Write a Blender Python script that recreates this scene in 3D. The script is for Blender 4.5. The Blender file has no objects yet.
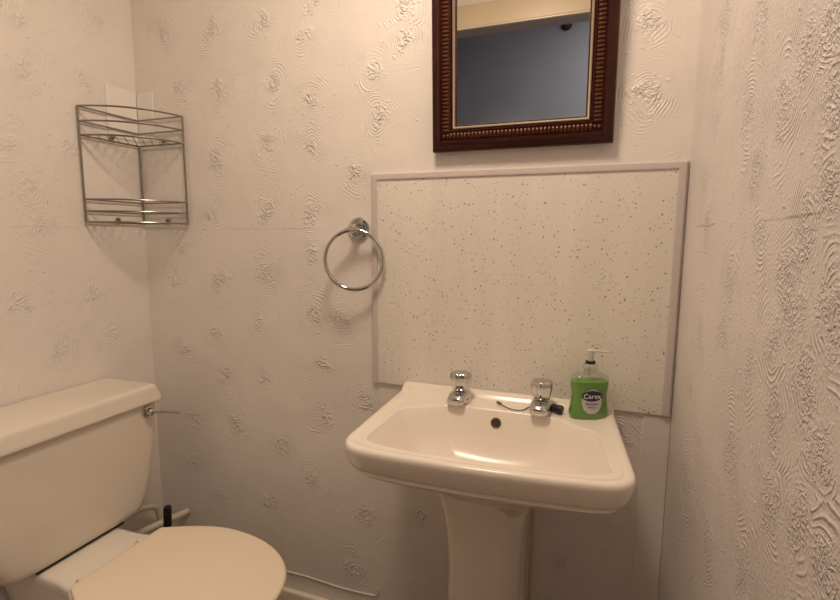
import bpy, bmesh, math, random
import numpy as np
from mathutils import Vector, Matrix
from mathutils.bvhtree import BVHTree
random.seed(7)
PI = math.pi
SC = bpy.context.scene
COL = SC.collection

# ------------------------------------------------------------------ helpers
def link(o, parent=None):
    COL.objects.link(o)
    if parent is not None:
        o.parent = parent
    return o

def obj(name, bm, mat, parent=None, smooth=True, angle=40):
    me = bpy.data.meshes.new(name)
    bmesh.ops.recalc_face_normals(bm, faces=bm.faces)
    bm.to_mesh(me); bm.free()
    for m in (mat if isinstance(mat, (list, tuple)) else [mat]):
        me.materials.append(m)
    if smooth:
        me.polygons.foreach_set('use_smooth', [True]*len(me.polygons))
        me.set_sharp_from_angle(angle=math.radians(angle))
    o = bpy.data.objects.new(name, me)
    return link(o, parent)

def thing(name, label, cat, loc=(0, 0, 0), group=None):
    o = bpy.data.objects.new(name, None)
    o.empty_display_size = 0.05
    COL.objects.link(o); o.location = loc
    o['label'] = label; o['category'] = cat
    if group: o['group'] = group
    return o

def tag(o, label, cat, group=None):
    o['label'] = label; o['category'] = cat
    if group: o['group'] = group
    return o

def struct(o):
    o['kind'] = 'structure'
    return o

def box(bm, x0, x1, y0, y1, z0, z1, bev=0, seg=2, mi=0):
    r = bmesh.ops.create_cube(bm, size=1)
    vs = r['verts']
    for v in vs:
        v.co = Vector(((x0+x1)/2+v.co.x*(x1-x0), (y0+y1)/2+v.co.y*(y1-y0), (z0+z1)/2+v.co.z*(z1-z0)))
    fs = list({f for v in vs for f in v.link_faces})
    for f in fs: f.material_index = mi
    if bev:
        es = list({e for v in vs for e in v.link_edges})
        bmesh.ops.bevel(bm, geom=vs+es, offset=bev, segments=seg, profile=0.5, affect='EDGES')

def loft(bm, rings, cap0=True, cap1=True, closed=True, mi=0):
    vr = [[bm.verts.new(p) for p in r] for r in rings]
    n = len(vr[0])
    for a, b in zip(vr[:-1], vr[1:]):
        for i in range(n if closed else n-1):
            j = (i+1) % n
            f = bm.faces.new((a[i], a[j], b[j], b[i])); f.material_index = mi
    if cap0: bm.faces.new(vr[0]).material_index = mi
    if cap1: bm.faces.new(vr[-1]).material_index = mi
    return vr

def tube(bm, pts, r, n=10, closed=False, mi=0):
    P = [Vector(p) for p in pts]
    k = len(P)
    rr = r if isinstance(r, (list, tuple)) else [r]*k
    T = []
    for i in range(k):
        if closed: t = P[(i+1) % k]-P[i-1]
        else: t = P[min(i+1, k-1)]-P[max(i-1, 0)]
        T.append(t.normalized())
    up = Vector((0, 0, 1)) if abs(T[0].z) < .9 else Vector((1, 0, 0))
    u = (up-T[0]*up.dot(T[0])).normalized()
    rings = []
    for i in range(k):
        u = (u-T[i]*u.dot(T[i])).normalized()
        w = T[i].cross(u)
        rings.append([P[i]+(u*math.cos(2*PI*j/n)+w*math.sin(2*PI*j/n))*rr[i] for j in range(n)])
    if closed:
        vr = [[bm.verts.new(p) for p in q] for q in rings]
        for i in range(k):
            a = vr[i]; b = vr[(i+1) % k]
            s = 0
            if i == k-1:
                s = min(range(n), key=lambda s: (a[0].co-b[s].co).length)
            for j in range(n):
                bm.faces.new((a[j], a[(j+1) % n], b[(j+1+s) % n], b[(j+s) % n])).material_index = mi
    else:
        loft(bm, rings, mi=mi)

def lathe(bm, prof, n=32, M=None, flute=0, nf=8, mi=0):
    M = M or Matrix()
    rings = []
    for r, z in prof:
        ring = []
        for j in range(n):
            a = 2*PI*j/n
            q = r*(1-flute*(0.5-0.5*math.cos(nf*a))) if r > .004 else r
            ring.append(M @ Vector((q*math.cos(a), q*math.sin(a), z)))
        rings.append(ring)
    loft(bm, rings, mi=mi)

def smooth_path(ctrl, n=8, closed=False):
    P = [Vector(p) for p in ctrl]; out = []
    k = len(P)
    for i in range(k if closed else k-1):
        p1, p2 = P[i], P[(i+1) % k]
        p0 = P[i-1] if (i > 0 or closed) else p1
        p3 = P[(i+2) % k] if (i+2 < k or closed) else p2
        for s in range(n):
            t = s/n
            out.append(0.5*((2*p1)+(p2-p0)*t+(2*p0-5*p1+4*p2-p3)*t*t+(3*p1-p0-3*p2+p3)*t**3))
    if not closed: out.append(P[-1])
    return out

def round_poly(pts, rad, seg=8):
    """rounded-corner version of a 2-D polygon; rad is a list"""
    out = []; n = len(pts)
    for i in range(n):
        p = Vector(pts[i]).to_2d(); a = Vector(pts[i-1]).to_2d(); b = Vector(pts[(i+1) % n]).to_2d()
        r = rad[i]
        if r <= 0: out.append(p); continue
        da = (a-p).normalized(); db = (b-p).normalized()
        s = p+da*r; e = p+db*r
        for k in range(seg+1):
            t = k/seg
            out.append(s*(1-t)**2+p*2*t*(1-t)+e*t*t)
    return out

def ray_poly(poly, c, n=160):
    """sample polygon radially from c at n angles"""
    c = Vector(c).to_2d(); res = []
    m = len(poly)
    for k in range(n):
        a = 2*PI*k/n; d = Vector((math.cos(a), math.sin(a)))
        best = 0
        for i in range(m):
            p = poly[i]-c; q = poly[(i+1) % m]-c; e = q-p
            den = d.x*e.y-d.y*e.x
            if abs(den) < 1e-12: continue
            t = (p.x*e.y-p.y*e.x)/den
            s = (p.x*d.y-p.y*d.x)/den
            if t > 0 and -1e-6 <= s <= 1+1e-6: best = max(best, t)
        res.append(c+d*best)
    return res

def sstep(a, b, x):
    t = max(0, min(1, (x-a)/(b-a))); return t*t*(3-2*t)

# ------------------------------------------------------------------ materials
def srgb(r, g, b):
    f = lambda c: c/12.92 if c <= .04045 else ((c+.055)/1.055)**2.4
    return (f(r/255), f(g/255), f(b/255), 1)

def mat(name, col, rough=.5, metal=0, spec=.5, coat=0, trans=0, ior=1.45, var=0, vscale=6, bump=0, bscale=60):
    m = bpy.data.materials.new(name); m.use_nodes = True
    nt = m.node_tree; b = nt.nodes['Principled BSDF']
    b.inputs['Base Color'].default_value = col
    b.inputs['Roughness'].default_value = rough
    b.inputs['Metallic'].default_value = metal
    b.inputs['Specular IOR Level'].default_value = spec
    b.inputs['Coat Weight'].default_value = coat
    b.inputs['Coat Roughness'].default_value = .05
    b.inputs['Transmission Weight'].default_value = trans
    b.inputs['IOR'].default_value = ior
    if var or bump:
        tc = nt.nodes.new('ShaderNodeNewGeometry')
        nz = nt.nodes.new('ShaderNodeTexNoise'); nz.inputs['Scale'].default_value = vscale; nz.inputs['Detail'].default_value = 4
        nt.links.new(tc.outputs['Position'], nz.inputs['Vector'])
        if var:
            mp = nt.nodes.new('ShaderNodeMapRange'); mp.inputs[1].default_value = .3; mp.inputs[2].default_value = .7
            mp.inputs[3].default_value = 1-var; mp.inputs[4].default_value = 1+var*.5
            nt.links.new(nz.outputs['Fac'], mp.inputs[0])
            mx = nt.nodes.new('ShaderNodeMix'); mx.data_type = 'RGBA'; mx.blend_type = 'MULTIPLY'; mx.inputs[0].default_value = 1
            mx.inputs[6].default_value = col
            nt.links.new(mp.outputs[0], mx.inputs[7]); nt.links.new(mx.outputs[2], b.inputs['Base Color'])
        if bump:
            n2 = nt.nodes.new('ShaderNodeTexNoise'); n2.inputs['Scale'].default_value = bscale; n2.inputs['Detail'].default_value = 3
            nt.links.new(tc.outputs['Position'], n2.inputs['Vector'])
            bp = nt.nodes.new('ShaderNodeBump'); bp.inputs['Strength'].default_value = 1; bp.inputs['Distance'].default_value = bump
            nt.links.new(n2.outputs['Fac'], bp.inputs['Height']); nt.links.new(bp.outputs[0], b.inputs['Normal'])
    return m

class NB:
    """tiny node builder"""
    def __init__(s, m): s.nt = m.node_tree
    def n(s, t, **k):
        o = s.nt.nodes.new(t)
        for a, v in k.items(): setattr(o, a, v)
        return o
    def put(s, sock, v):
        if hasattr(v, 'is_output'): s.nt.links.new(v, sock)
        else: sock.default_value = v
    def math(s, op, a, b=0.0, c=0.0, clamp=False):
        o = s.n('ShaderNodeMath', operation=op); o.use_clamp = clamp
        s.put(o.inputs[0], a); s.put(o.inputs[1], b); s.put(o.inputs[2], c)
        return o.outputs[0]
    def vm(s, op, a, b=(0, 0, 0), scale=None):
        o = s.n('ShaderNodeVectorMath', operation=op)
        s.put(o.inputs[0], a); s.put(o.inputs[1], b)
        if scale is not None: s.put(o.inputs[3], scale)
        return o.outputs[1] if op in ('LENGTH', 'DISTANCE', 'DOT_PRODUCT') else o.outputs[0]
    def noise(s, vec, scale, detail=2, rough=.5, col=False, dist=0):
        o = s.n('ShaderNodeTexNoise'); s.put(o.inputs['Vector'], vec)
        o.inputs['Scale'].default_value = scale; o.inputs['Detail'].default_value = detail
        o.inputs['Roughness'].default_value = rough; o.inputs['Distortion'].default_value = dist
        return o.outputs['Color'] if col else o.outputs['Fac']
    def rng(s, v, a, b, c=0.0, d=1.0, interp='SMOOTHSTEP'):
        o = s.n('ShaderNodeMapRange', interpolation_type=interp)
        s.put(o.inputs[0], v); s.put(o.inputs[1], a); s.put(o.inputs[2], b); s.put(o.inputs[3], c); s.put(o.inputs[4], d)
        return o.outputs[0]

def plaster_material(name, col, ringamp, coreamp, lam, rough=.5, lapamp=.0006, cscale=62):
    """painted wallpaper embossed with stippled swirls"""
    m = bpy.data.materials.new(name); m.use_nodes = True
    B = NB(m); nt = m.node_tree; bs = nt.nodes['Principled BSDF']
    bs.inputs['Roughness'].default_value = rough
    pos = B.n('ShaderNodeNewGeometry').outputs['Position']
    uv = B.n('ShaderNodeUVMap', uv_map='swirl').outputs[0]
    sd = B.n('ShaderNodeUVMap', uv_map='seed').outputs[0]
    sep = B.n('ShaderNodeSeparateXYZ'); B.put(sep.inputs[0], sd)
    seed, R = sep.outputs[0], sep.outputs[1]
    uv = B.vm('ADD', uv, B.vm('SCALE', B.vm('SUBTRACT', B.noise(pos, 13, 1, col=True), (.5, .5, .5)), scale=.045))
    uv = B.vm('MULTIPLY', uv, (1, 1, 0))
    r0 = B.vm('LENGTH', uv)
    r = B.math('ADD', r0, B.math('MULTIPLY_ADD', B.noise(pos, 11, 1), .016, -.008))   # slow warp of the arcs
    r = B.math('ADD', r, B.math('MULTIPLY_ADD', B.noise(pos, 60, 1), .0026, -.0013))
    ph = B.math('MULTIPLY_ADD', r, 2*PI/lam, B.math('MULTIPLY', seed, 6.0))
    ring = B.math('MULTIPLY_ADD', B.math('SINE', ph), .5, .5)
    ring = B.math('POWER', ring, 2.6)
    fade = B.math('MULTIPLY', B.rng(r0, .010, .022), B.rng(r0, B.math('MULTIPLY', R, .70), B.math('MULTIPLY', R, 1.45), 1.0, 0.0))
    patch = B.rng(B.noise(pos, 24, 2), .44, .64, .06, 1.0)         # arcs break up
    ringh = B.math('MULTIPLY', B.math('MULTIPLY', ring, fade), B.math('MULTIPLY', patch, ringamp))
    # rough stippled heart of each swirl
    core_r = B.math('ADD', r0, B.math('MULTIPLY_ADD', B.noise(pos, 34, 2), .060, -.030))
    core = B.rng(core_r, B.math('MULTIPLY', R, .05), B.math('MULTIPLY', R, .62), 1.0, 0.0)
    wig = B.noise(pos, cscale, 1, .5, dist=1.0)
    rid = B.math('SUBTRACT', 1.0, B.math('ABSOLUTE', B.math('MULTIPLY_ADD', wig, 7.0, -3.5)))
    rid = B.rng(rid, .0, 1.0)
    dots = B.rng(B.noise(pos, cscale*2, 1), .48, .70)
    ch = B.math('MULTIPLY', B.math('MULTIPLY_ADD', dots, .8, rid), B.math('MULTIPLY', core, coreamp))
    # stray crumbs, fine orange peel of the paint and a shallow large wave
    stray = B.math('MULTIPLY', B.rng(B.noise(pos, 70, 3), .62, .72), .0010)
    fine = B.math('MULTIPLY', B.noise(pos, 260, 2), .0008)
    big = B.math('MULTIPLY', B.noise(pos, 9, 1), .003)
    # lap between two widths of paper
    sx = B.n('ShaderNodeSeparateXYZ'); B.put(sx.inputs[0], pos)
    zz = B.math('ADD', sx.outputs[2], B.math('MULTIPLY_ADD', B.noise(pos, 14, 2), .010, -.005))
    lap = B.math('MULTIPLY', B.rng(zz, 1.2205, 1.2240, 0.0, 1.0), B.math('MULTIPLY', B.rng(B.noise(pos, 6, 1), .40, .60), lapamp))
    h = B.math('ADD', B.math('ADD', ringh, B.math('ADD', ch, stray)), B.math('ADD', B.math('ADD', fine, big), lap))
    bp = B.n('ShaderNodeBump'); bp.inputs['Strength'].default_value = 1.0; bp.inputs['Distance'].default_value = 1.0
    B.put(bp.inputs['Height'], h); B.put(bs.inputs['Normal'], bp.outputs[0])
    tint = B.rng(B.noise(pos, 5, 3), .3, .7, .955, 1.0)
    mx = B.n('ShaderNodeMix', data_type='RGBA', blend_type='MULTIPLY'); mx.inputs[0].default_value = 1
    mx.inputs[6].default_value = col; B.put(mx.inputs[7], tint); B.put(bs.inputs['Base Color'], mx.outputs[2])
    return m

def speckle_material(name):
    """cream decorative board with small scattered brown flecks"""
    m = bpy.data.materials.new(name); m.use_nodes = True
    B = NB(m); nt = m.node_tree; bs = nt.nodes['Principled BSDF']
    bs.inputs['Roughness'].default_value = .32
    pos = B.n('ShaderNodeNewGeometry').outputs['Position']
    def flecks(scale, lo, hi, keep):
        v = B.n('ShaderNodeTexVoronoi'); v.inputs['Scale'].default_value = scale
        wob = B.vm('ADD', pos, B.vm('SCALE', B.noise(pos, 160, 1, col=True), scale=.004))
        B.put(v.inputs['Vector'], B.vm('MULTIPLY', wob, (1, 0, .8)))
        d = B.rng(v.outputs['Distance'], lo, hi, 1.0, 0.0)
        s = B.n('ShaderNodeSeparateColor'); B.put(s.inputs[0], v.outputs['Color'])
        k = B.rng(s.outputs[0], keep, keep+.45, 0.0, 1.0, 'LINEAR')
        return B.math('MULTIPLY', d, k)
    f = B.math('MAXIMUM', flecks(92, .10, .19, .12), flecks(165, .11, .21, .30))
    pale = B.rng(B.noise(B.vm('MULTIPLY', pos, (6, 0, .6)), 2, 2), .35, .65, .95, 1.0)
    c0 = B.n('ShaderNodeMix', data_type='RGBA', blend_type='MULTIPLY'); c0.inputs[0].default_value = 1
    c0.inputs[6].default_value = (.81, .775, .71, 1); B.put(c0.inputs[7], pale)
    c1 = B.n('ShaderNodeMix', data_type='RGBA'); B.put(c1.inputs[0], B.math('MULTIPLY', f, 1.0, clamp=True))
    B.put(c1.inputs[6], c0.outputs[2]); c1.inputs[7].default_value = (.23, .165, .11, 1)
    B.put(bs.inputs['Base Color'], c1.outputs[2])
    return m

def clear_material(name, tint=(1, 1, 1, 1), gloss=.12):
    m = bpy.data.materials.new(name); m.use_nodes = True
    nt = m.node_tree; nt.nodes.remove(nt.nodes['Principled BSDF'])
    out = nt.nodes['Material Output']
    t = nt.nodes.new('ShaderNodeBsdfTransparent'); t.inputs[0].default_value = tint
    g = nt.nodes.new('ShaderNodeBsdfGlossy'); g.inputs['Roughness'].default_value = .06
    f = nt.nodes.new('ShaderNodeLayerWeight'); f.inputs['Blend'].default_value = .25
    mr = nt.nodes.new('ShaderNodeMapRange'); mr.inputs[3].default_value = gloss*.35; mr.inputs[4].default_value = gloss*3.5
    mx = nt.nodes.new('ShaderNodeMixShader')
    nt.links.new(f.outputs['Facing'], mr.inputs[0]); nt.links.new(mr.outputs[0], mx.inputs[0])
    nt.links.new(t.outputs[0], mx.inputs[1]); nt.links.new(g.outputs[0], mx.inputs[2]); nt.links.new(mx.outputs[0], out.inputs[0])
    return m

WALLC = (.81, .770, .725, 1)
M_wall = plaster_material('embossed_wallpaper', WALLC, .0011, .0023, .0075, .30, .0006, 60)
M_wallL = plaster_material('embossed_wallpaper_soft', WALLC, .0008, .0014, .0076, .36, .0008, 60)
M_wallR = plaster_material('embossed_wallpaper_bold_shaded', (.75, .705, .69, 1), .0010, .0013, .0064, .36, .0012, 120)  # same paint as the other walls; dimmer light on this side put into the colour
M_plain = mat('flat_painted_paper', WALLC, .5, bump=.0006, bscale=40, var=.03)
M_ceil = mat('ceiling_paint', (.82, .79, .74, 1), .7, var=.02)
M_floor = mat('brown_vinyl', (.22, .12, .06, 1), .45, var=.25, vscale=14)
M_gloss = mat('cream_gloss_paint', (.80, .74, .64, 1), .25, bump=.0004, bscale=30)
M_door = mat('cream_architrave_paint', (.66, .56, .39, 1), .35, var=.02)
M_hall = mat('blue_grey_wall_paint', (.28, .295, .345, 1), .6, var=.12, vscale=3)
M_cer = mat('white_vitreous_china', (.83, .77, .68, 1), .22, coat=.15)
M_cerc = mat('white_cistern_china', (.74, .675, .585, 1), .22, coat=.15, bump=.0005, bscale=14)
M_seat = mat('cream_seat_plastic', (.84, .735, .57, 1), .22)
M_chrome = mat('chrome', (.60, .60, .59, 1), .07, 1)
M_wire = mat('dulled_chrome_wire', (.30, .28, .26, 1), .30, 1)
M_dark = mat('dark_gap', (.03, .022, .018, 1), .7)
M_panel = speckle_material('speckled_board')
M_trim = mat('lilac_grey_plastic_trim', (.60, .545, .53, 1), .35)
M_wood = mat('dark_mahogany', (.045, .010, .007, 1), .30, spec=.3, var=.35, vscale=30)
M_rib = mat('gilded_brown_ribs', (.125, .046, .024, 1), .32, metal=.35, var=.3, vscale=120)
M_gold = mat('antique_gold_slip', (.27, .215, .155, 1), .36, metal=.5)
M_mirror = mat('mirror_glass', (.88, .88, .88, 1), .012, 1)
M_black = mat('black_plastic', (.012, .012, .014, 1), .35)
M_pipe = mat('white_plastic_pipe', (.62, .55, .46, 1), .4)
M_clear = clear_material('clear_bottle_plastic', (.93, .95, .90, 1), .14)
M_plate = mat('pale_adhesive_plate', (.86, .83, .78, 1), .25)
M_liq = mat('green_liquid_soap', (.20, .48, .07, 1), .12, trans=.35, ior=1.35)
M_pump = mat('translucent_pump_plastic', (.80, .76, .68, 1), .3, trans=.25)
M_lab = mat('grey_label', (.52, .51, .50, 1), .4)
M_navy = mat('navy_label_oval', (.012, .022, .065, 1), .35)
M_white = mat('white_label_print', (.85, .85, .85, 1), .4)
M_rubber = mat('black_rubber', (.015, .013, .012, 1), .4)
M_chain = mat('tarnished_chain', (.22, .17, .12, 1), .4, 1)
M_hole = mat('overflow_dark', (.05, .035, .025, 1), .5)
M_bluecap = mat('grey_tap_marker', (.10, .10, .10, 1), .35)

# ------------------------------------------------------------------ room shell
XL, XR, YF, ZC = -1.385, 0.172, -1.36, 2.40
SB=[(-1.253,1.811),(-1.085,1.789),(-0.904,1.792),(-0.778,1.731),(-0.745,1.807),(-0.568,1.625),(-1.207,1.641),(-1.059,1.616),(-0.878,1.631),(-0.751,1.567),(-0.549,1.513),(-0.901,1.458),(-0.757,1.444),(-1.081,1.419),(-0.617,1.359),(-0.916,1.276),(-0.762,1.268),(-1.117,1.264),(-1.234,1.166),(-0.762,1.143),(-0.923,1.102),(-1.090,1.067),(-1.270,1.070),(-0.480,1.757),(-0.756,0.986),(-0.669,0.969),(-1.119,0.908),(-0.958,0.944),(-1.237,0.828),(-1.080,0.768),(-0.936,0.776),(-0.736,0.833),(-0.740,0.682),(-1.219,0.612),(-1.050,0.608),(-0.889,0.576),(-1.229,0.462),(-0.779,0.467),(-0.934,0.379),(-0.603,0.398),(-0.637,0.216),(-1.131,0.357),(-0.433,0.434),(-0.599,0.745),(0.077,1.654),(0.076,1.507),(0.062,0.735),(0.045,0.468),(-0.480,1.687),(-0.055,0.392),(0.027,0.647)]
SL=[(-0.324,1.619),(-0.371,1.426),(-0.319,1.221),(-0.324,1.744),(-0.121,1.805),(-0.170,1.633),(-0.335,1.315),(-0.223,1.433),(-0.383,1.035),(-0.198,1.043),(-0.146,0.915),(-0.296,0.886)]
SR=[(-0.234,1.484),(-0.435,1.353),(-0.627,1.374),(-0.708,1.249),(-0.573,1.332),(-0.246,1.549),(-0.460,1.479),(-0.496,1.273),(-0.667,1.210),(-0.171,1.310),(-0.417,1.151),(-0.223,1.224),(-0.637,1.166),(-0.287,0.869),(-0.497,0.921),(-0.640,1.018),(-0.742,1.031),(-0.228,0.747),(-0.407,0.758),(-0.583,0.819),(-0.722,0.950),(-0.162,0.597),(-0.331,0.613),(-0.538,1.047),(-0.613,1.087),(-0.243,1.043),(-0.398,1.070),(-0.704,1.072),(-0.658,1.128),(-0.744,1.147),(-0.187,0.938),(-0.684,1.378),(-0.701,1.311),(-0.773,0.960),(-0.650,0.943),(-0.536,1.205),(-0.229,1.398)]

def fill_centres(C, u0, u1, z0, z1, inside, step=.16):
    """the pattern goes on over the parts of the wall the photo does not show"""
    rnd = random.Random(3)
    out = list(C)
    nu = int((u1-u0)/step)+1; nz = int((z1-z0)/step)+1
    for i in range(nu):
        for k in range(nz):
            u = u0+(i+.5+rnd.uniform(-.25, .25))*step; z = z0+(k+.5+rnd.uniform(-.25, .25))*step
            if inside(u, z): continue
            if min((u-a)**2+(z-b)**2 for a, b in out) > .11**2: out.append((u, z))
    return out

def swirl_wall(name, u0, u1, z0, z1, to3d, centres, mat_, cell, Rlo, Rhi, seed, flip=False):
    nu = int(round((u1-u0)/cell)); nz = int(round((z1-z0)/cell))
    us = np.linspace(u0, u1, nu+1); zs = np.linspace(z0, z1, nz+1)
    U, Z = np.meshgrid(us, zs)
    co = to3d(U.ravel(), Z.ravel())
    i = np.arange(nz)[:, None]*(nu+1)+np.arange(nu)[None, :]
    q = np.stack([i, i+1, i+nu+2, i+nu+1], -1).reshape(-1, 4)
    if flip: q = q[:, ::-1]
    me = bpy.data.meshes.new(name)
    nf = len(q)
    me.vertices.add(len(co)); me.vertices.foreach_set('co', co.astype(np.float32).ravel())
    me.loops.add(nf*4); me.loops.foreach_set('vertex_index', q.astype(np.int32).ravel())
    me.polygons.add(nf); me.polygons.foreach_set('loop_start', np.arange(0, nf*4, 4, dtype=np.int32))
    me.update(calc_edges=True)
    uu = U.ravel()[q]; zz = Z.ravel()[q]
    cu = uu.mean(1); cz = zz.mean(1)
    rs = np.random.RandomState(seed)
    best = np.full(nf, -1); score = np.full(nf, 1e9)
    Rs = rs.uniform(Rlo, Rhi, len(centres))
    for k, (a, b) in enumerate(centres):
        d = np.hypot(cu-a, (cz-b)*.92)/Rs[k]
        # later swirls are laid a little over the earlier ones
        s = d-.12*rs.rand()
        ok = s < score
        best[ok] = k; score[ok] = s[ok]
    ca = np.array(centres)
    uvs = np.empty((nf, 4, 2), np.float32)
    uvs[..., 0] = uu-ca[best, 0][:, None]; uvs[..., 1] = (zz-ca[best, 1][:, None])*.92
    sd = np.empty((nf, 4, 2), np.float32)
    sd[..., 0] = rs.rand(len(centres))[best][:, None]; sd[..., 1] = Rs[best][:, None]
    me.uv_layers.new(name='swirl').data.foreach_set('uv', uvs.ravel())
    me.uv_layers.new(name='seed').data.foreach_set('uv', sd.ravel())
    me.materials.append(mat_)
    o = bpy.data.objects.new(name, me)
    return struct(link(o))

C = fill_centres(SB, XL, XR, 0.05, ZC, lambda u, z: (.1 < z < 1.86) or (u > .05))
swirl_wall('wall_back', XL, XR, 0, ZC, lambda u, z: np.stack([u, u*0, z], -1), C, M_wall, .006, .050, .078, 1)
C = fill_centres(SL, YF, 0, 0.05, ZC, lambda y, z: (y > -.45 and .75 < z < 1.85) or y > -.12)
swirl_wall('wall_left', YF, 0, 0, ZC, lambda u, z: np.stack([u*0+XL, u, z], -1), C, M_wallL, .006, .055, .075, 2)
C = fill_centres(SR, YF, 0, 0.05, ZC, lambda y, z: y > -.14 or (y > -.80 and .62 < z < 1.50))
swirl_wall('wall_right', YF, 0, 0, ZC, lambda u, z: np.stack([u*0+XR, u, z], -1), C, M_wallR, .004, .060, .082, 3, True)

def boxobj(name, dims, m, parent=None, bev=0, smooth=False):
    bm = bmesh.new(); box(bm, *dims, bev=bev); return obj(name, bm, m, parent, smooth=smooth)

HY = -2.45                                       # far side of the hallway
HX0, HX1 = -1.9, 1.0
DX0, DX1, DZ = -.80, .07, 2.087                    # the doorway behind the camera
struct(boxobj('floor', (XL-.6, 1.05, HY-.05, .02, -.05, 0), M_floor))
struct(boxobj('ceiling', (XL-.02, XR+.02, YF-.12, .02, ZC, ZC+.05), M_ceil))
bm = bmesh.new()
box(bm, XL-.02, DX0, YF-.12, YF, 0, ZC); box(bm, DX1, XR+.02, YF-.12, YF, 0, ZC); box(bm, DX0, DX1, YF-.12, YF, DZ, ZC)
struct(obj('wall_front', bm, M_plain, smooth=False))
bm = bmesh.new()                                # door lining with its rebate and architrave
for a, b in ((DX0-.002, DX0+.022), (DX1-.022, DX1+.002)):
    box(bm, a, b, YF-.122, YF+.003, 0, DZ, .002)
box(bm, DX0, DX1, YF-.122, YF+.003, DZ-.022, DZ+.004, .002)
struct(obj('trim_1', bm, mat('shaded_lining_paint', (.36, .33, .31, 1), .35), smooth=False))  # shade under the door head is put into the lining's grey
bm = bmesh.new()
box(bm, DX0-.075, DX0-.004, YF+.0005, YF+.016, 0, DZ+.085, .003); box(bm, DX1+.004, DX1+.075, YF+.0005, YF+.016, 0, DZ+.085, .003)
box(bm, DX0-.0035, DX1+.0035, YF+.0005, YF+.016, DZ-.014, DZ+.085, .003)
box(bm, DX0+.022, DX1-.022, YF+.0035, YF+.018, DZ-.0215, DZ-.0145, .002, mi=1)
struct(obj('trim_2', bm, [M_door, M_gloss], smooth=False))
struct(boxobj('wall_hall', (HX0, HX1, HY-.05, HY, 0, 2.5), M_hall))
bm = bmesh.new()
box(bm, HX0-.05, HX0, HY-.05, YF-.12, 0, 2.5); box(bm, HX1, HX1+.05, HY-.05, YF-.12, 0, 2.5)
struct(obj('wall_hall_ends', bm, M_hall, smooth=False))
bm = bmesh.new()
box(bm, HX0, XL-.021, YF-.14, YF-.12, 0, 2.5); box(bm, XR+.021, HX1, YF-.14, YF-.12, 0, 2.5)
struct(obj('wall_hall_near', bm, M_hall, smooth=False))
struct(boxobj('ceiling_hall', (HX0, HX1, HY, YF-.12, 2.5, 2.54), M_ceil))

def skirting(name, x0, x1, y0, y1):
    bm = bmesh.new(); box(bm, x0, x1, y0, y1, .0, .10, .006, 3); return struct(obj(name, bm, M_gloss))
skirting('baseboard_back', XL+.002, XR-.002, -.020, -.0008)
skirting('baseboard_left', XL+.0008, XL+.020, YF+.03, -.022)
skirting('baseboard_right', XR-.020, XR-.0008, YF+.03, -.022)

# curled lower edge of the wallpaper above the skirting, and the flat strip in the right corner
bm = bmesh.new()
pts = [(x, -.0015-.001*random.random(), .150+.003*math.sin(x*21)+.004*(x+.7)) for x in np.linspace(-1.37, -.575, 40)]
pts += [(-.568, -.0025, .156), (-.561, -.003, .166), (-.560, -.002, .178)]
tube(bm, pts, .0019, 6)
struct(obj('trim_3', bm, M_plain))
bm = bmesh.new(); box(bm, .113, XR-.001, -.0022, -.0004, .11, .797, .0008, 1)
struct(obj('trim_4', bm, M_plain))

# ------------------------------------------------------------------ splashback
sp = thing('splashback_panel', 'cream speckled splashback board with lilac grey edging above the basin', 'splashback', (-.2, 0, .803))
def at(o): return Matrix.Translation(-Vector(o.location))
def part(name, bm, m, root, **k):
    bmesh.ops.transform(bm, matrix=at(root), verts=bm.verts)
    return obj(name, bm, m, root, **k)
PX0, PX1, PZ0, PZ1 = -.572, .168, .803, 1.365
bm = bmesh.new(); box(bm, PX0+.003, PX1-.003, -.0065, -.0006, PZ0, PZ1-.003)
part('board', bm, M_panel, sp, smooth=False)
def strip(prof, a, b, miter_a, miter_b, inward):
    """profile (w across the strip, h off the wall) from a to b along the wall, mitred"""
    a = Vector(a); b = Vector(b); d = (b-a).normalized(); inward = Vector(inward)
    rings = []
    for p, s in ((a, miter_a), (b, -miter_b)):
        rings.append([p+inward*w+Vector((0, -h, 0))+d*(w*s) for w, h in prof])
    bm = bmesh.new(); loft(bm, rings); return bm
tp = [(0, .0004), (0, .0065), (.003, .0095), (.013, .0105), (.0165, .0095), (.0175, .0068), (.0175, .0004)]
part('edge_trim', strip(tp, (PX0, 0, PZ1), (PX1, 0, PZ1), 1, 1, (0, 0, -1)), M_trim, sp, angle=25)
part('edge_trim', strip(tp, (PX0, 0, PZ0), (PX0, 0, PZ1), 0, 1, (1, 0, 0)), M_trim, sp, angle=25)
part('edge_trim', strip(tp, (PX1, 0, PZ0), (PX1, 0, PZ1), 0, 1, (-1, 0, 0)), M_trim, sp, angle=25)

# ------------------------------------------------------------------ mirror
mr = thing('wall_mirror', 'rectangular wall mirror in dark mahogany frame with gilded ribbed moulding', 'mirror', (-.1905, -.0045, 1.4085))
mr.rotation_euler = (math.radians(3.0), 0, 0)
MW, MH = .2075, .575                                   # half width, height
def frame_loft(bm, prof):
    cs = [(-MW, 0, 1, 1), (MW, 0, -1, 1), (MW, MH, -1, -1), (-MW, MH, 1, -1)]
    rings = [[Vector((x+sx*w, -h, z+sz*w)) for w, h in prof] for x, z, sx, sz in cs]
    vr = [[bm.verts.new(p) for p in r] for r in rings]
    n = len(prof)
    for k in range(4):
        a, b = vr[k], vr[(k+1) % 4]
        for j in range(n-1): bm.faces.new((a[j], b[j], b[j+1], a[j+1]))
bm = bmesh.new()
frame_loft(bm, [(.004, .0), (.0, .004), (.0, .015), (.002, .019), (.006, .021), (.010, .022), (.015, .0225), (.019, .0260), (.0215, .0260), (.024, .021), (.026, .018),
                (.043, .018), (.0445, .021), (.047, .021), (.0485, .017), (.051, .014), (.059, .012), (.0605, .008), (.0605, .0), (.004, 0)])
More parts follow.
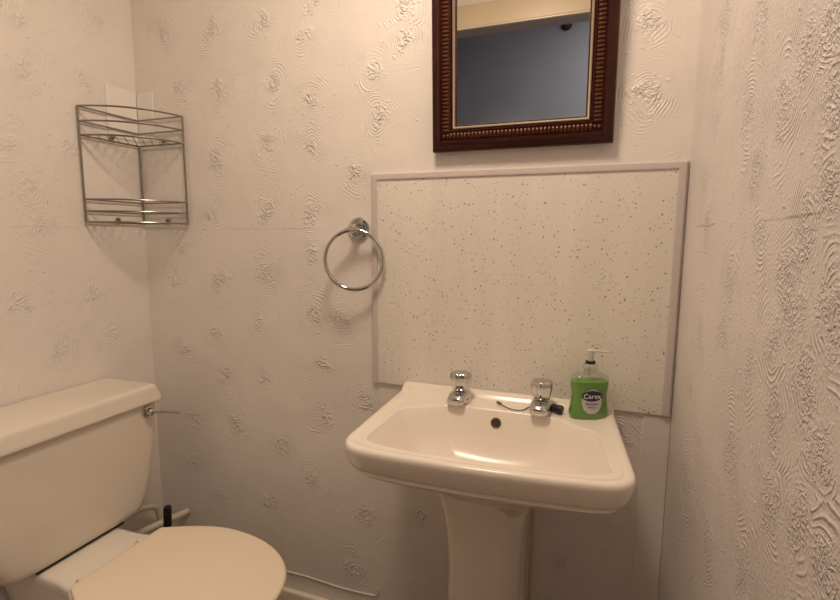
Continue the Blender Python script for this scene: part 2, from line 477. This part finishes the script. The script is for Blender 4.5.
obj('frame', bm, M_wood, mr, angle=35)
bm = bmesh.new()
def rib(bm, c, along, across, L, W, H):
    rings = []
    for i in range(7):
        t = -1+2*i/6; s = math.sqrt(max(0, 1-t*t*.92))
        rings.append([c+across*(t*L/2)+along*(W/2*math.cos(a))+Vector((0, -1, 0))*(H*s*math.sin(a)) for a in [PI*j/5 for j in range(6)]])
    loft(bm, rings, closed=False, cap0=False, cap1=False)
wmid = .0345; pitch = .0088
nx = int((2*MW-2*.026)/pitch); nz = int((MH-2*.026)/pitch)
for k in range(nx):
    x = -MW+.026+(k+.5)*(2*MW-.052)/nx
    L = .0165 if (abs(x) < MW-.043) else .010
    for z in (wmid, MH-wmid): rib(bm, Vector((x, -.0178, z)), Vector((1, 0, 0)), Vector((0, 0, 1)), L, pitch*.98, .0062)
for k in range(nz):
    z = .026+(k+.5)*(MH-.052)/nz
    if z < .043 or z > MH-.043: continue
    for x in (-MW+wmid, MW-wmid): rib(bm, Vector((x, -.0178, z)), Vector((0, 0, 1)), Vector((1, 0, 0)), .0165, pitch*.98, .0062)
obj('ribbed_moulding', bm, M_rib, mr)
bm = bmesh.new(); frame_loft(bm, [(.0505, .0135), (.0510, .0172), (.0530, .0182), (.0562, .0165), (.0572, .0128)])
obj('gilt_slip', bm, M_gold, mr)
bm = bmesh.new(); box(bm, -MW+.0585, MW-.0585, -.0085, -.005, .0585, MH-.0585)
obj('mirror_glass', bm, M_mirror, mr, smooth=False)

# ------------------------------------------------------------------ wash basin
WX, RIM = -.197, .800
wb = thing('wash_basin', 'white ceramic pedestal wash basin under the speckled splashback', 'basin', (WX, -.2, 0))
SK = .12
def skew(p):                                       # the front edge stands a little further out on its left
    t = max(0, min(1.05, -p.y/.40))
    return Vector((p.x*(.262+.015*t)/.272-.017+.025*t, p.y*(1-SK*p.x), p.z))
N = 192
CC = (0, -.25)
def outl(hw, y0, y1, rb, rf, bow=.012):
    pts = [(hw, y1), (-hw, y1), (-hw*.985, y0), (-hw*.5, y0-bow), (0, y0-bow*1.3), (hw*.5, y0-bow), (hw*.985, y0)]
    return ray_poly(round_poly(pts, [rb, rb, rf, .03, .03, .03, rf], 10), CC, N)
outer = outl(.272, -.395, -.008, .012, .062)
def shrink(ring, d):
    n = len(ring); out = []
    for i in range(n):
        t = (ring[(i+1) % n]-ring[i-1]); nrm = Vector((-t.y, t.x)).normalized()
        out.append(ring[i]+nrm*d)
    return out
inn = [(.222, -.160), (.196, -.142), (.180, -.140), (.158, -.118), (.140, -.100), (.08, -.094), (0, -.093), (-.08, -.094), (-.140, -.100), (-.158, -.118), (-.180, -.140), (-.196, -.142), (-.222, -.160),
       (-.232, -.350), (-.150, -.366), (0, -.370), (.150, -.366), (.232, -.350)]
inner = ray_poly(round_poly(inn, [.015, .006, .008, .008, .01, .02, .02, .02, .01, .008, .008, .006, .015, .030, .03, .03, .03, .030], 6), CC, N)
def smooth_ring(r, it=2):
    for _ in range(it):
        r = [(r[i-1]+r[i]*2+r[(i+1) % len(r)])/4 for i in range(len(r))]
    return r
inner = smooth_ring(inner, 2)
lerp2 = lambda A, Bq, t: [a*(1-t)+b*t for a, b in zip(A, Bq)]
up = lambda ring, z: [Vector((p.x, p.y, z)) for p in ring]
def scaled(ring, sx, sy, yb):                      # scale towards the back centre
    return [Vector((p.x*sx, yb+(p.y-yb)*sy)) for p in ring]
ped_top = outl(.088, -.262, -.075, .01, .07, .004)
rings = []
und = [(ped_top, .0, .640)]
rings.append(up(lerp2(ped_top, outer, 0), .640))
for t, z in ((.10, .664), (.30, .690), (.55, .710), (.78, .729), (.88, .739), (.92, .745)):
    rings.append(up(lerp2(ped_top, outer, t), z))
for d, z in ((.0190, .7490), (.0130, .7530), (.0085, .7600), (.0050, .7685), (.0020, .7810), (.0005, .7905), (.0012, .7965), (.0040, .8006), (.009, .8020)):
    rings.append(up(shrink(outer, d), z))
o2 = shrink(outer, .017)
for k in range(1, 15):
    t = k/15
    z = .8015-.0035*sstep(0, .35, t)
    rings.append(up(lerp2(o2, inner, t), z))
rings.append(up(lerp2(o2, inner, .975), .7972)); rings.append(up(inner, .7945))
floor_r = [Vector((.085*math.cos(2*PI*k/N), -.235+.055*math.sin(2*PI*k/N))) for k in range(N)]
for t, z in ((.03, .789), (.07, .780), (.13, .765), (.22, .742), (.34, .719), (.50, .700), (.68, .688), (.86, .681), (1.0, .677)):
    rings.append(up(lerp2(inner, floor_r, t), z))
for s, z in ((.6, .672), (.3, .669), (.22, .668)):
    rings.append([Vector((.0+(p.x)*s, -.235+(p.y+.235)*s*1.1, z)) for p in floor_r])
for r in rings:                                     # upstand along the wall
    for p in r:
        if p.z > .77 and p.y > -.06:
            p.z += .0165*sstep(-.036, -.022, p.y)
rings = [[skew(p) for p in r] for r in rings]
bm = bmesh.new(); loft(bm, rings)
bmesh.ops.transform(bm, matrix=Matrix.Translation((WX, 0, 0)), verts=bm.verts)
bvh = BVHTree.FromBMesh(bm)
part('bowl', bm, M_cer, wb, angle=70)
# pedestal
bm = bmesh.new(); pr = []
for z, hw, yf, yb in ((.001, .098, -.285, -.10), (.03, .096, -.283, -.10), (.06, .086, -.272, -.10), (.15, .080, -.262, -.10), (.30, .077, -.256, -.10), (.45, .076, -.254, -.10),
                      (.52, .078, -.257, -.10), (.58, .083, -.264, -.098), (.625, .092, -.274, -.095), (.655, .100, -.282, -.09), (.666, .103, -.284, -.09)):
    poly = round_poly([(hw, yb), (-hw, yb), (-hw*.96, yf+.05), (-hw*.5, yf), (hw*.5, yf), (hw*.96, yf+.05)], [.004, .004, .03, .035, .035, .03], 8)
    pr.append([Vector((p.x*1.09+WX-.016, p.y, z)) for p in ray_poly(poly, (0, -.18), 64)])
loft(bm, pr); part('pedestal', bm, M_cer, wb, angle=60)
# overflow
cam_o = Vector((0, -1.2, 1.2))
hit = bvh.ray_cast(cam_o, (Vector((-.2054, -.115, .7745))-cam_o).normalized())
bm = bmesh.new()
Mo = Matrix.Translation(hit[0]) @ hit[1].to_track_quat('Z', 'Y').to_matrix().to_4x4()
lathe(bm, [(.0105, -.002), (.0125, .0008), (.0118, .0022), (.0095, .0016), (.0092, -.001)], 24, Mo)
of = part('overflow', bm, M_chain, wb)
bm = bmesh.new(); lathe(bm, [(.0001, .0002), (.0092, .0002), (.0092, -.002), (.0001, -.002)], 20, Mo)
part('overflow_hole', bm, M_hole, wb)
bm = bmesh.new(); lathe(bm, [(.017, -.001), (.021, .001), (.0205, .0028), (.017, .0018), (.015, -.003), (.0001, -.004)], 28, Matrix.Translation((WX, -.235, .668)))
part('waste_outlet', bm, M_chrome, wb)

def make_tap(x, y, z, lean):
    """pillar tap: flared body with a short spout to the front and a fluted head"""
    bm = bmesh.new(); M = Matrix.Translation((x, y, z))
    lathe(bm, [(.0265, 0), (.0275, .004), (.0265, .012), (.0240, .020), (.0205, .025), (.0165, .0275), (.0150, .029), (.0150, .0315), (.0002, .0315)], 32, M)
    sec = []
    for t in range(9):
        q = t/8
        cy = y-.004-.044*q; cz = z+.0170+.003*math.sin(PI*q*.8)-.006*q*q
        hw = .0240-.0030*q; hh = .0120-.0018*q
        sec.append([Vector((x+hw*math.copysign(abs(math.cos(a))**.8, math.cos(a)), cy, cz+hh*math.copysign(abs(math.sin(a))**.8, math.sin(a)))) for a in [2*PI*j/24 for j in range(24)]])
    e = sec[-1]; c = sum(e, Vector())/len(e)
    sec.append([c+(p-c)*.85+Vector((0, -.003, 0)) for p in e]); sec.append([c+(p-c)*.5+Vector((0, -.0045, 0)) for p in e])
    loft(bm, sec)
    body = part('tap_body', bm, M_chrome, wb, angle=50)
    bm = bmesh.new(); M = Matrix.Translation((x, y, z+.0305)) @ Matrix.Rotation(lean, 4, 'Z')
    lathe(bm, [(.0002, 0), (.0185, 0), (.0210, .0025), (.0235, .010), (.0255, .019), (.0268, .029), (.0268, .037), (.0250, .0415), (.0215, .0435), (.0150, .0442), (.0002, .0444)], 72, M, .13, 6)
    head = obj('tap_head', bm, M_chrome, body, angle=50)
    head.data.transform(at(wb))
make_tap(-.306, -.061, .7980, .2)
make_tap(-.110, -.061, .7980, .5)

# vertical waste pipe behind the pedestal
bm = bmesh.new()
tube(bm, smooth_path([(-.118, -.052, .012), (-.118, -.052, .60), (-.118, -.052, .64)], 6), .0085, 14)
tag(obj('supply_pipe', bm, M_pipe), 'thin vertical cream supply pipe behind the basin pedestal', 'pipe')

# ------------------------------------------------------------------ soap dispenser
sx, sy, sz = -.0065, -.0610, .7982
soap = thing('soap_dispenser', 'clear pump bottle of green hand soap with navy oval label on basin corner', 'soap dispenser', (sx, sy, sz))
soap.rotation_euler = (0, 0, math.radians(23)); soap.scale = (1, 1, .975)
def superell(hw, hd, z, n=40, e=2.8):
    out = []
    for j in range(n):
        a = 2*PI*j/n; c, s = math.cos(a), math.sin(a)
        out.append(Vector((hw*math.copysign(abs(c)**(2/e), c), hd*math.copysign(abs(s)**(2/e), s), z)))
    return out
body_prof = [(z, w*1.045, d) for z, w, d in [(0, .037, .019), (.002, .0395, .021), (.006, .0415, .0225), (.015, .0418, .023), (.030, .0398, .022), (.048, .0378, .0212), (.060, .0380, .0215), (.074, .0402, .0222),
             (.086, .0408, .0222), (.094, .0392, .0210), (.0995, .0345, .0190), (.103, .0265, .0165), (.105, .0160, .0140)]]
bm = bmesh.new(); loft(bm, [superell(w, d, z) for z, w, d in body_prof]+[superell(.0125, .0125, .1055, e=2), superell(.0125, .0125, .114, e=2)])
obj('bottle', bm, M_clear, soap, angle=60)
bm = bmesh.new(); lr = [superell(w-.0013, d-.0013, max(.0014, z)) for z, w, d in body_prof if z <= .080]
lr.append(superell(.0408, .0205, .0868)); loft(bm, lr)
obj('liquid_soap', bm, M_liq, soap, angle=60)
bm = bmesh.new(); lathe(bm, [(.0142, .112), (.0165, .113), (.0165, .124), (.0150, .126), (.0110, .127), (.0002, .127)], 28)
obj('screw_collar', bm, M_clear, soap)
bm = bmesh.new(); lathe(bm, [(.0100, .1268), (.0110, .1275), (.0108, .1325), (.0090, .1335), (.0002, .1335)], 24)
obj('lock_ring', bm, M_navy, soap)
bm = bmesh.new(); lathe(bm, [(.0065, .133), (.0068, .140), (.0072, .150), (.0085, .153), (.0085, .158), (.0060, .160), (.0002, .160)], 20)
sec = []
for t in range(7):
    s = t/6; cx_ = .004+.034*s; cz_ = .1560-.0030*s*s
    hw = .0060-.0028*s; hh = .0038-.0018*s
    sec.append([Vector((cx_, hw*math.cos(a), cz_+hh*math.sin(a))) for a in [2*PI*j/12 for j in range(12)]])
loft(bm, sec); obj('pump_nozzle', bm, M_pump, soap)
bm = bmesh.new(); tube(bm, [(0, .004, .112), (.002, .005, .06), (.004, .006, .006)], .0022, 8)
obj('dip_tube', bm, M_pump, soap)

def front_y(x, z):
    """front surface of the bottle at local x, z"""
    for (z0, w0, d0), (z1, w1, d1) in zip(body_prof[:-1], body_prof[1:]):
        if z0 <= z <= z1:
            t = (z-z0)/(z1-z0); w = w0+(w1-w0)*t; d = d0+(d1-d0)*t
            return -d*max(0, 1-abs(x/w)**2.8)**(1/2.8)
    return -.022
def decal(name, outline, off, m, parent, n=6):
    """thin printed shape wrapped on to the bottle front: concentric rings of an outline"""
    bm = bmesh.new(); c = sum(outline, Vector((0, 0)))/len(outline)
    P = lambda q: Vector((q.x, front_y(q.x, q.y)-off, q.y))
    prev = None
    for k in range(n, 0, -1):
        ring = [bm.verts.new(P(c+(q-c)*(k/n))) for q in outline]
        if prev:
            for i in range(len(ring)):
                j = (i+1) % len(ring); bm.faces.new((prev[i], prev[j], ring[j], ring[i]))
        prev = ring
    v = bm.verts.new(P(c))
    for i in range(len(prev)): bm.faces.new((prev[i], prev[(i+1) % len(prev)], v))
    return obj(name, bm, m, parent)
ell = lambda cx, cz, a, b, n=40: [Vector((cx+a*math.cos(2*PI*k/n), cz+b*math.sin(2*PI*k/n))) for k in range(n)]
LX = -.001
shield = [Vector((LX+.0225*math.copysign(abs(math.cos(a))**.85, math.cos(a)), .0445+(.0275 if math.sin(a) > 0 else .0300)*math.sin(a)*1.0)) for a in [2*PI*k/48 for k in range(48)]]
lab = decal('label', shield, .0006, M_lab, soap)
decal('label_oval', ell(LX, .0560, .0230, .0125), .0011, M_navy, lab)
def text_part(s, size, cx, cz, off, m, parent, name, bold=0):
    cu = bpy.data.curves.new('lettering', 'FONT'); cu.body = s; cu.size = size; cu.align_x = 'CENTER'; cu.align_y = 'CENTER'; cu.offset = bold
    to = bpy.data.objects.new('lettering_source', cu); COL.objects.link(to)
    dg = bpy.context.evaluated_depsgraph_get(); me = bpy.data.meshes.new_from_object(to.evaluated_get(dg))
    bpy.data.objects.remove(to); bpy.data.curves.remove(cu)
    bm = bmesh.new(); bm.from_mesh(me); bpy.data.meshes.remove(me)
    bmesh.ops.subdivide_edges(bm, edges=[e for e in bm.edges if e.calc_length() > .003], cuts=2)
    for v in bm.verts:
        x, z = v.co.x+cx, v.co.y+cz
        v.co = Vector((x, front_y(x, z)-off, z))
    return obj(name, bm, m, parent, smooth=False)
text_part('Carex', .0158, LX, .0552, .0016, M_white, lab, 'lettering', .0001)
text_part('Dermacare', .0066, LX, .0375, .0012, M_navy, lab, 'lettering', .00015)
text_part('Moisture', .0050, LX, .0295, .0012, M_navy, lab, 'lettering', .0001)

# ------------------------------------------------------------------ plug and chain on the basin ledge
pg = thing('sink_plug', 'black rubber sink plug with thin chain lying beside the right tap', 'plug', (-.072, -.062, .798))
bm = bmesh.new()
Mp = Matrix.Translation((-.0735, -.066, .8092)) @ Matrix.Rotation(math.radians(97), 4, 'Y') @ Matrix.Rotation(.3, 4, 'X')
lathe(bm, [(.0002, -.013), (.0080, -.013), (.0090, -.011), (.0100, .004), (.0108, .008), (.0095, .0125), (.0002, .0125)], 28, Mp)
part('plug', bm, M_rubber, pg)
bm = bmesh.new()
cp = smooth_path([(-.080, -.062, .809), (-.084, -.052, .805), (-.090, -.030, .8005), (-.112, -.0325, .8005), (-.138, -.050, .8005), (-.146, -.072, .8005), (-.157, -.083, .8005), (-.172, -.084, .8005), (-.188, -.074, .8005), (-.204, -.060, .8005)], 10)
for p in cp[::1]:
    pass
tube(bm, cp, .0011, 6)
L = 0
for a, b in zip(cp[:-1], cp[1:]):
    L += (b-a).length
    if L > .0034:
        L = 0; bmesh.ops.create_icosphere(bm, subdivisions=1, radius=.0017, matrix=Matrix.Translation(b))
part('chain', bm, M_chain, pg)
bm = bmesh.new(); tube(bm, [(-.203, -.061, .8022), (-.209, -.056, .8026), (-.2135, -.053, .8024)], [.0020, .0036, .0028], 10)
bmesh.ops.create_uvsphere(bm, u_segments=12, v_segments=8, radius=.0034, matrix=Matrix.Translation((-.2145, -.0515, .8026)))
part('chain_end', bm, M_chain, pg)

# ------------------------------------------------------------------ towel ring
tr = thing('towel_ring', 'round chrome towel ring on the wall left of the splashback', 'towel ring', (-.612, 0, 1.222))
bm = bmesh.new(); Mw = Matrix.Translation((-.612, -.0008, 1.222)) @ Matrix.Rotation(math.radians(90), 4, 'X')
lathe(bm, [(.0002, 0), (.0305, 0), (.0310, .003), (.0295, .006), (.0245, .0075), (.0225, .0065), (.0002, .0065)], 36, Mw)
part('rose', bm, M_chrome, tr)
bm = bmesh.new()
lathe(bm, [(.0165, .004), (.0150, .010), (.0120, .018), (.0105, .028), (.0120, .036), (.0125, .040), (.0105, .0445), (.0002, .0455)], 28, Mw)
tube(bm, [(-.632, -.040, 1.2165), (-.612, -.040, 1.2190), (-.596, -.040, 1.2200)], [.0068, .0078, .0068], 14)
part('holder', bm, M_chrome, tr)
bm = bmesh.new()
rc = Vector((-.6085, -.040, 1.1395)); rr = .0785
tilt = math.radians(13)
pts = []
for k in range(72):
    a = 2*PI*k/72; x = rr*math.sin(a); z = rr*math.cos(a)
    pts.append(rc+Vector((x*math.cos(tilt), x*math.sin(tilt)-.0, z)))
tube(bm, pts, .0054, 12, closed=True)
part('ring', bm, M_chrome, tr)

# ------------------------------------------------------------------ corner wire caddy
CX, CY = XL+.008, -.008                               # its inner corner
cd = thing('corner_caddy', 'two tier chrome wire corner caddy hung above the toilet', 'caddy', (CX, CY, 1.236))
A = Vector((CX, CY-.190)); Bp = Vector((CX+.180, CY))
def arc(n=18, bul=.046):
    m = (A+Bp)/2; out_ = Vector((.707, -.707)); res = []
    for k in range(n+1):
        t = k/n; p = A.lerp(Bp, t); res.append(p+out_*(bul*4*t*(1-t)))
    return res
def hoop(bm, z, r, back=True):
    tube(bm, [(p.x, p.y, z) for p in arc()], r, 8)
    if back:
        tube(bm, [(A.x, A.y, z), (CX, CY, z), (Bp.x, Bp.y, z)], r*.9, 8)
def shelf(z, name):
    bm = bmesh.new()
    hoop(bm, z, .0028)
    for p in arc(12)[1:-1]:                           # wires from the front hoop straight back to the wall rails
        k = min(p.x-CX, CY-p.y)
        if k > .004: tube(bm, [(p.x, p.y, z+.001), (p.x-k, p.y+k, z+.001)], .0013, 6)
    part(name, bm, M_wire, cd)
shelf(1.478, 'wire_shelf'); shelf(1.238, 'wire_shelf')
for z in (1.516, 1.556): 
    bm = bmesh.new(); hoop(bm, z, .0026); part('guard_rail', bm, M_wire, cd)
for z in (1.269, 1.302):
    bm = bmesh.new(); hoop(bm, z, .0024); part('guard_rail', bm, M_wire, cd)
for p, zt in ((A, 1.558), (Bp, 1.556), (Vector((CX, CY)), 1.478)):
    bm = bmesh.new(); tube(bm, [(p.x, p.y, 1.236), (p.x, p.y, zt)], .0029, 10); part('upright', bm, M_wire, cd)
for (x, y, z, rot) in ((CX-.003, CY-.090, 1.490, 'Y'), (CX+.100, CY+.003, 1.490, 'X'), (CX-.003, CY-.090, 1.247, 'Y'), (CX+.100, CY+.003, 1.247, 'X')):
    bm = bmesh.new(); R_ = Matrix.Rotation(math.radians(90), 4, rot)
    lathe(bm, [(.0002, -.001), (.0065, 0), (.0075, .003), (.0065, .006), (.0002, .007)], 16, Matrix.Translation((x, y, z)) @ R_)
    part('fixing_cap', bm, M_wire, cd)
# clear adhesive mounting plates stuck on the corner behind the upper shelf
bm = bmesh.new(); box(bm, XL+.0006, XL+.0032, -.106, -.004, 1.492, 1.643, .001, 1)
part('mounting_plate', bm, M_plate, cd)
bm = bmesh.new(); box(bm, XL+.004, XL+.070, -.0032, -.0006, 1.492, 1.640, .001, 1)
part('mounting_plate', bm, M_plate, cd)

# ------------------------------------------------------------------ toilet
TY = -.400
tl = thing('toilet', 'white close coupled toilet with closed cream lid in the left corner', 'toilet', (-1.05, TY, 0))
def dshape(xb, xt, hw, hb, n=120, c=None, xm=None):
    """D outline: straight rear edge (half width hb) at xb, widest hw, round tip at xt"""
    xm = xm if xm is not None else xb+.19
    pts = [Vector((xb, -hb)), ]
    for k in range(1, 9):
        t = k/9; pts.append(Vector((xb+(xm-xb)*t, -(hb+(hw-hb)*math.sin(t*PI/2)))))
    for k in range(33):
        a = -PI/2+PI*k/32
        c_, s_ = math.cos(a), math.sin(a)
        pts.append(Vector((xm+(xt-xm)*abs(c_)**.93, hw*math.copysign(abs(s_)**.96, s_))))
    for k in range(8, 0, -1):
        t = k/9; pts.append(Vector((xb+(xm-xb)*t, (hb+(hw-hb)*math.sin(t*PI/2)))))
    pts.append(Vector((xb, hb)))
    return ray_poly(pts, (xm-.05 if c is None else c, 0), n)
def placed(r, z): return [Vector((p.x, p.y+TY, z)) for p in r]
# pan
bm = bmesh.new()
def pan_out(xb, xt, hw, hb, hr):
    pts = [Vector((-1.372, -hr)), Vector((xb-.05, -hr)), Vector((xb-.02, -hr-.004))]
    for k in range(10):
        t = k/9; pts.append(Vector((xb+(.13)*t, -(hb+(hw-hb)*math.sin(t*PI/2)))))
    for k in range(33):
        a = -PI/2+PI*k/32; pts.append(Vector((xb+.13+(xt-xb-.13)*math.cos(a), hw*math.sin(a))))
    pts += [Vector((p.x, -p.y)) for p in pts[12:2:-1]]+[Vector((xb-.02, hr+.004)), Vector((xb-.05, hr)), Vector((-1.372, hr))]
    return ray_poly(pts, (-1.0, 0), 144)
pl = []
for z, xb, xt, hw, hb, hr in ((.001, -1.10, -.74, .105, .09, .080), (.03, -1.10, -.745, .10, .086, .080), (.12, -1.10, -.76, .092, .08, .070), (.20, -1.10, -.745, .105, .085, .072), (.28, -1.10, -.70, .134, .10, .086),
                            (.34, -1.10, -.648, .152, .108, .097), (.375, -1.10, -.630, .160, .112, .104), (.392, -1.10, -.628, .161, .113, .106), (.399, -1.10, -.633, .157, .110, .103), (.401, -1.10, -.642, .148, .102, .095)):
    pl.append(placed(pan_out(xb, xt, hw, hb, hr), z))
loft(bm, pl); part('pan', bm, M_cer, tl, angle=55)
# seat and lid
SY = -.013
def slab(name, xb, xt, hw, hb, z0, z1, m, dome=0.0, ed=.006):
    bm = bmesh.new(); base = dshape(xb, xt, hw, hb)
    ctr = Vector((xb+.14, 0))
    r = [placed(shrink(base, ed), z0)]
    for a in (20, 50, 90): r.append(placed(shrink(base, ed*(1-math.sin(math.radians(a)))), z0+ed*(1-math.cos(math.radians(a)))))
    for a in (0, 30, 60, 90): r.append(placed(shrink(base, ed*(1-math.cos(math.radians(a)))), z1-ed*(1-math.sin(math.radians(a)))))
    b2 = shrink(base, ed)
    for t in (.1, .25, .45, .7, .92): r.append(placed([p.lerp(ctr, t) for p in b2], z1+dome*math.sin(t*PI/2)))
    bmesh.ops.transform(bm, matrix=Matrix.Translation((0, SY, 0)), verts=loft(bm, r) and bm.verts[:])
    return part(name, bm, m, tl, angle=50)
slab('seat', -1.043, -.622, .175, .118, .4035, .4175, M_seat)
slab('lid', -1.060, -.614, .182, .120, .4185, .434, M_seat, .004, .0065)
for y in (TY+SY-.080, TY+SY+.074):
    bm = bmesh.new(); lathe(bm, [(.0002, .4015), (.0155, .4015), (.0155, .413), (.013, .4165), (.0002, .4175)], 20, Matrix.Translation((-1.076, y, 0)))
    tube(bm, [(-1.076, y-.011, .420), (-1.076, y+.011, .420)], .0055, 12)
    part('hinge', bm, M_seat, tl)
# cistern
def rrect(x0, x1, y0, y1, rb, rf, z, n=360):
    poly = round_poly([(x1, y1), (x0, y1), (x0, y0), (x1, y0)], [rf, rb, rb, rf], 8)
    return [Vector((p.x, p.y, z)) for p in ray_poly(poly, ((x0+x1)/2, (y0+y1)/2), n)]
bm = bmesh.new(); cr = []
for z, xf, hw, rf in ((.4085, -1.215, .150, .03), (.412, -1.206, .163, .03), (.420, -1.200, .174, .030), (.435, -1.1975, .186, .030), (.465, -1.196, .199, .030), (.52, -1.195, .214, .028), (.60, -1.1935, .228, .026), (.66, -1.193, .236, .025), (.727, -1.1925, .243, .024)):
    cr.append(rrect(-1.3835, xf, TY-hw, TY+hw, .01, rf, z))
loft(bm, cr); ci = part('cistern', bm, M_cerc, tl, angle=60)
bm = bmesh.new(); box(bm, -1.36, -1.213, TY-.104, TY+.122, .4005, .4095)
g = obj('gasket', bm, M_dark, tl, smooth=False); g.data.transform(at(tl))
bm = bmesh.new(); lr = []
for d, z in ((.005, .7265), (.001, .7275), (.0, .730), (.0015, .736), (.0075, .759), (.0095, .766), (.0130, .7715), (.020, .7745)):
    lr.append(rrect(-1.3835+min(d, .004), -1.1795-d, TY-.251+d, TY+.251-d, .008, max(.006, .016-d*.3), z))
loft(bm, lr); cl = obj('cistern_lid', bm, M_cerc, ci, angle=60); cl.data.transform(at(tl))
bm = bmesh.new(); Mh = Matrix.Translation((-1.1925, -.199, .703)) @ Matrix.Rotation(math.radians(90), 4, 'Y')
lathe(bm, [(.0002, -.002), (.0165, -.002), (.0172, .003), (.0160, .007), (.0110, .009), (.0098, .016), (.0105, .020), (.0085, .023), (.0002, .024)], 28, Mh)
tube(bm, smooth_path([(-1.172, -.200, .703), (-1.169, -.185, .7005), (-1.165, -.155, .690), (-1.160, -.118, .6745)], 6), [.0050]*7+[.0042]*6+[.0036]*5+[.0040], 10)
fl = obj('flush_lever', bm, M_chrome, ci, angle=50); fl.data.transform(at(tl)); fl['label'] = 'chrome flush lever'

# pipes and brush behind the toilet
bm = bmesh.new(); tube(bm, [(-1.345, -.165, .258), (-1.305, -.080, .266), (-1.276, -.018, .272), (-1.270, -.0008, .274)], .0115, 16)
tag(obj('overflow_pipe', bm, M_pipe), 'straight white pipe running from under the cistern into the back wall', 'pipe')
bm = bmesh.new(); tube(bm, smooth_path([(XL+.0008, -.22, .30), (-1.36, -.185, .322), (-1.348, -.120, .327), (-1.345, -.065, .305), (-1.344, -.050, .255), (-1.344, -.050, .150), (-1.344, -.050, .002)], 8), .0095, 14)
tag(obj('inlet_pipe', bm, M_pipe), 'white bent inlet pipe curving down behind the toilet', 'pipe')
br = thing('toilet_brush', 'toilet brush with black handle standing behind the toilet by the wall', 'toilet brush', (-1.241, -.125, 0))
bm = bmesh.new(); lathe(bm, [(.0002, .06), (.006, .06), (.007, .20), (.0105, .26), (.0120, .30), (.0120, .360), (.0105, .366), (.0002, .367)], 20)
hb = obj('handle', bm, M_black, br); hb.data.transform(Matrix.Rotation(math.radians(4), 4, 'Y') @ Matrix.Translation((-.006, 0, 0)))
bm = bmesh.new(); lathe(bm, [(.0002, .001), (.044, .001), (.046, .004), (.040, .07), (.036, .125), (.034, .125), (.038, .07), (.042, .008), (.0002, .006)], 32)
obj('holder', bm, M_black, br)
bm = bmesh.new(); lathe(bm, [(.0002, .012), (.020, .012), (.030, .025), (.031, .07), (.024, .09), (.0002, .092)], 24)
obj('brush_head', bm, M_white, br)

# something small and dark on the hallway wall, seen only in the mirror
bm = bmesh.new()
lathe(bm, [(.0002, 0), (.036, 0), (.035, .012), (.027, .027), (.015, .035), (.0002, .037)], 28, Matrix.Translation((-.272, HY+.001, 2.330)) @ Matrix.Rotation(math.radians(-90), 4, 'X'))
tag(obj('wall_fitting', bm, mat('dark_purple_fitting', (.035, .015, .03, 1), .4)), 'small dark round fitting on the blue grey hallway wall seen in the mirror', 'fitting')

# ------------------------------------------------------------------ light
def lamp(name, kind, loc, power, col, size=.2, rot=(0, 0, 0)):
    l = bpy.data.lights.new(name, kind); l.energy = power; l.color = col
    if kind == 'AREA': l.shape = 'DISK'; l.size = size
    else: l.shadow_soft_size = size
    o = bpy.data.objects.new(name, l); COL.objects.link(o); o.location = loc; o.rotation_euler = rot
    return o
LAMPC = (1.0, .785, .60)
lamp('ceiling_bulb', 'POINT', (-.36, -.56, 2.20), 2.8, LAMPC, .10)
lamp('ceiling_lamp', 'AREA', (-.36, -.56, 2.26), 9.6, LAMPC, .30)
lamp('hall_lamp', 'AREA', (.35, -1.80, 2.44), 13, (1.0, .93, .84), .5)
w = bpy.data.worlds.new('world'); SC.world = w; w.use_nodes = True
w.node_tree.nodes['Background'].inputs[0].default_value = (.6, .55, .5, 1); w.node_tree.nodes['Background'].inputs[1].default_value = .02

# ------------------------------------------------------------------ camera
Mc = [[0.9395341698579377, 0.342405572059523, 0.005828198001660966], [0.04884499866424136, -0.11714318478703419, -0.9919131213788035], [-0.3389538460835723, 0.9322209493894361, -0.12678482458327736]]
r_, d_, f_ = [Vector(v) for v in Mc]
cam = bpy.data.cameras.new('camera'); co = bpy.data.objects.new('camera', cam); COL.objects.link(co)
cam.sensor_fit = 'HORIZONTAL'; cam.sensor_width = 36; cam.lens = 490/840*36; cam.clip_start = .01
R3 = Matrix((r_, -d_, -f_)).transposed()
co.matrix_world = Matrix.Translation((0, -1.2, 1.2)) @ R3.to_4x4()
SC.camera = co
SC.view_settings.view_transform = 'Standard'; SC.view_settings.look = 'None'
SC.view_settings.exposure = 0.07; SC.view_settings.gamma = 1; SC.view_settings.use_curve_mapping = False
SC.cycles.max_bounces = 10; SC.cycles.diffuse_bounces = 6; SC.cycles.glossy_bounces = 5; SC.cycles.transmission_bounces = 6; SC.cycles.transparent_max_bounces = 12
SC.cycles.sample_clamp_indirect = 6
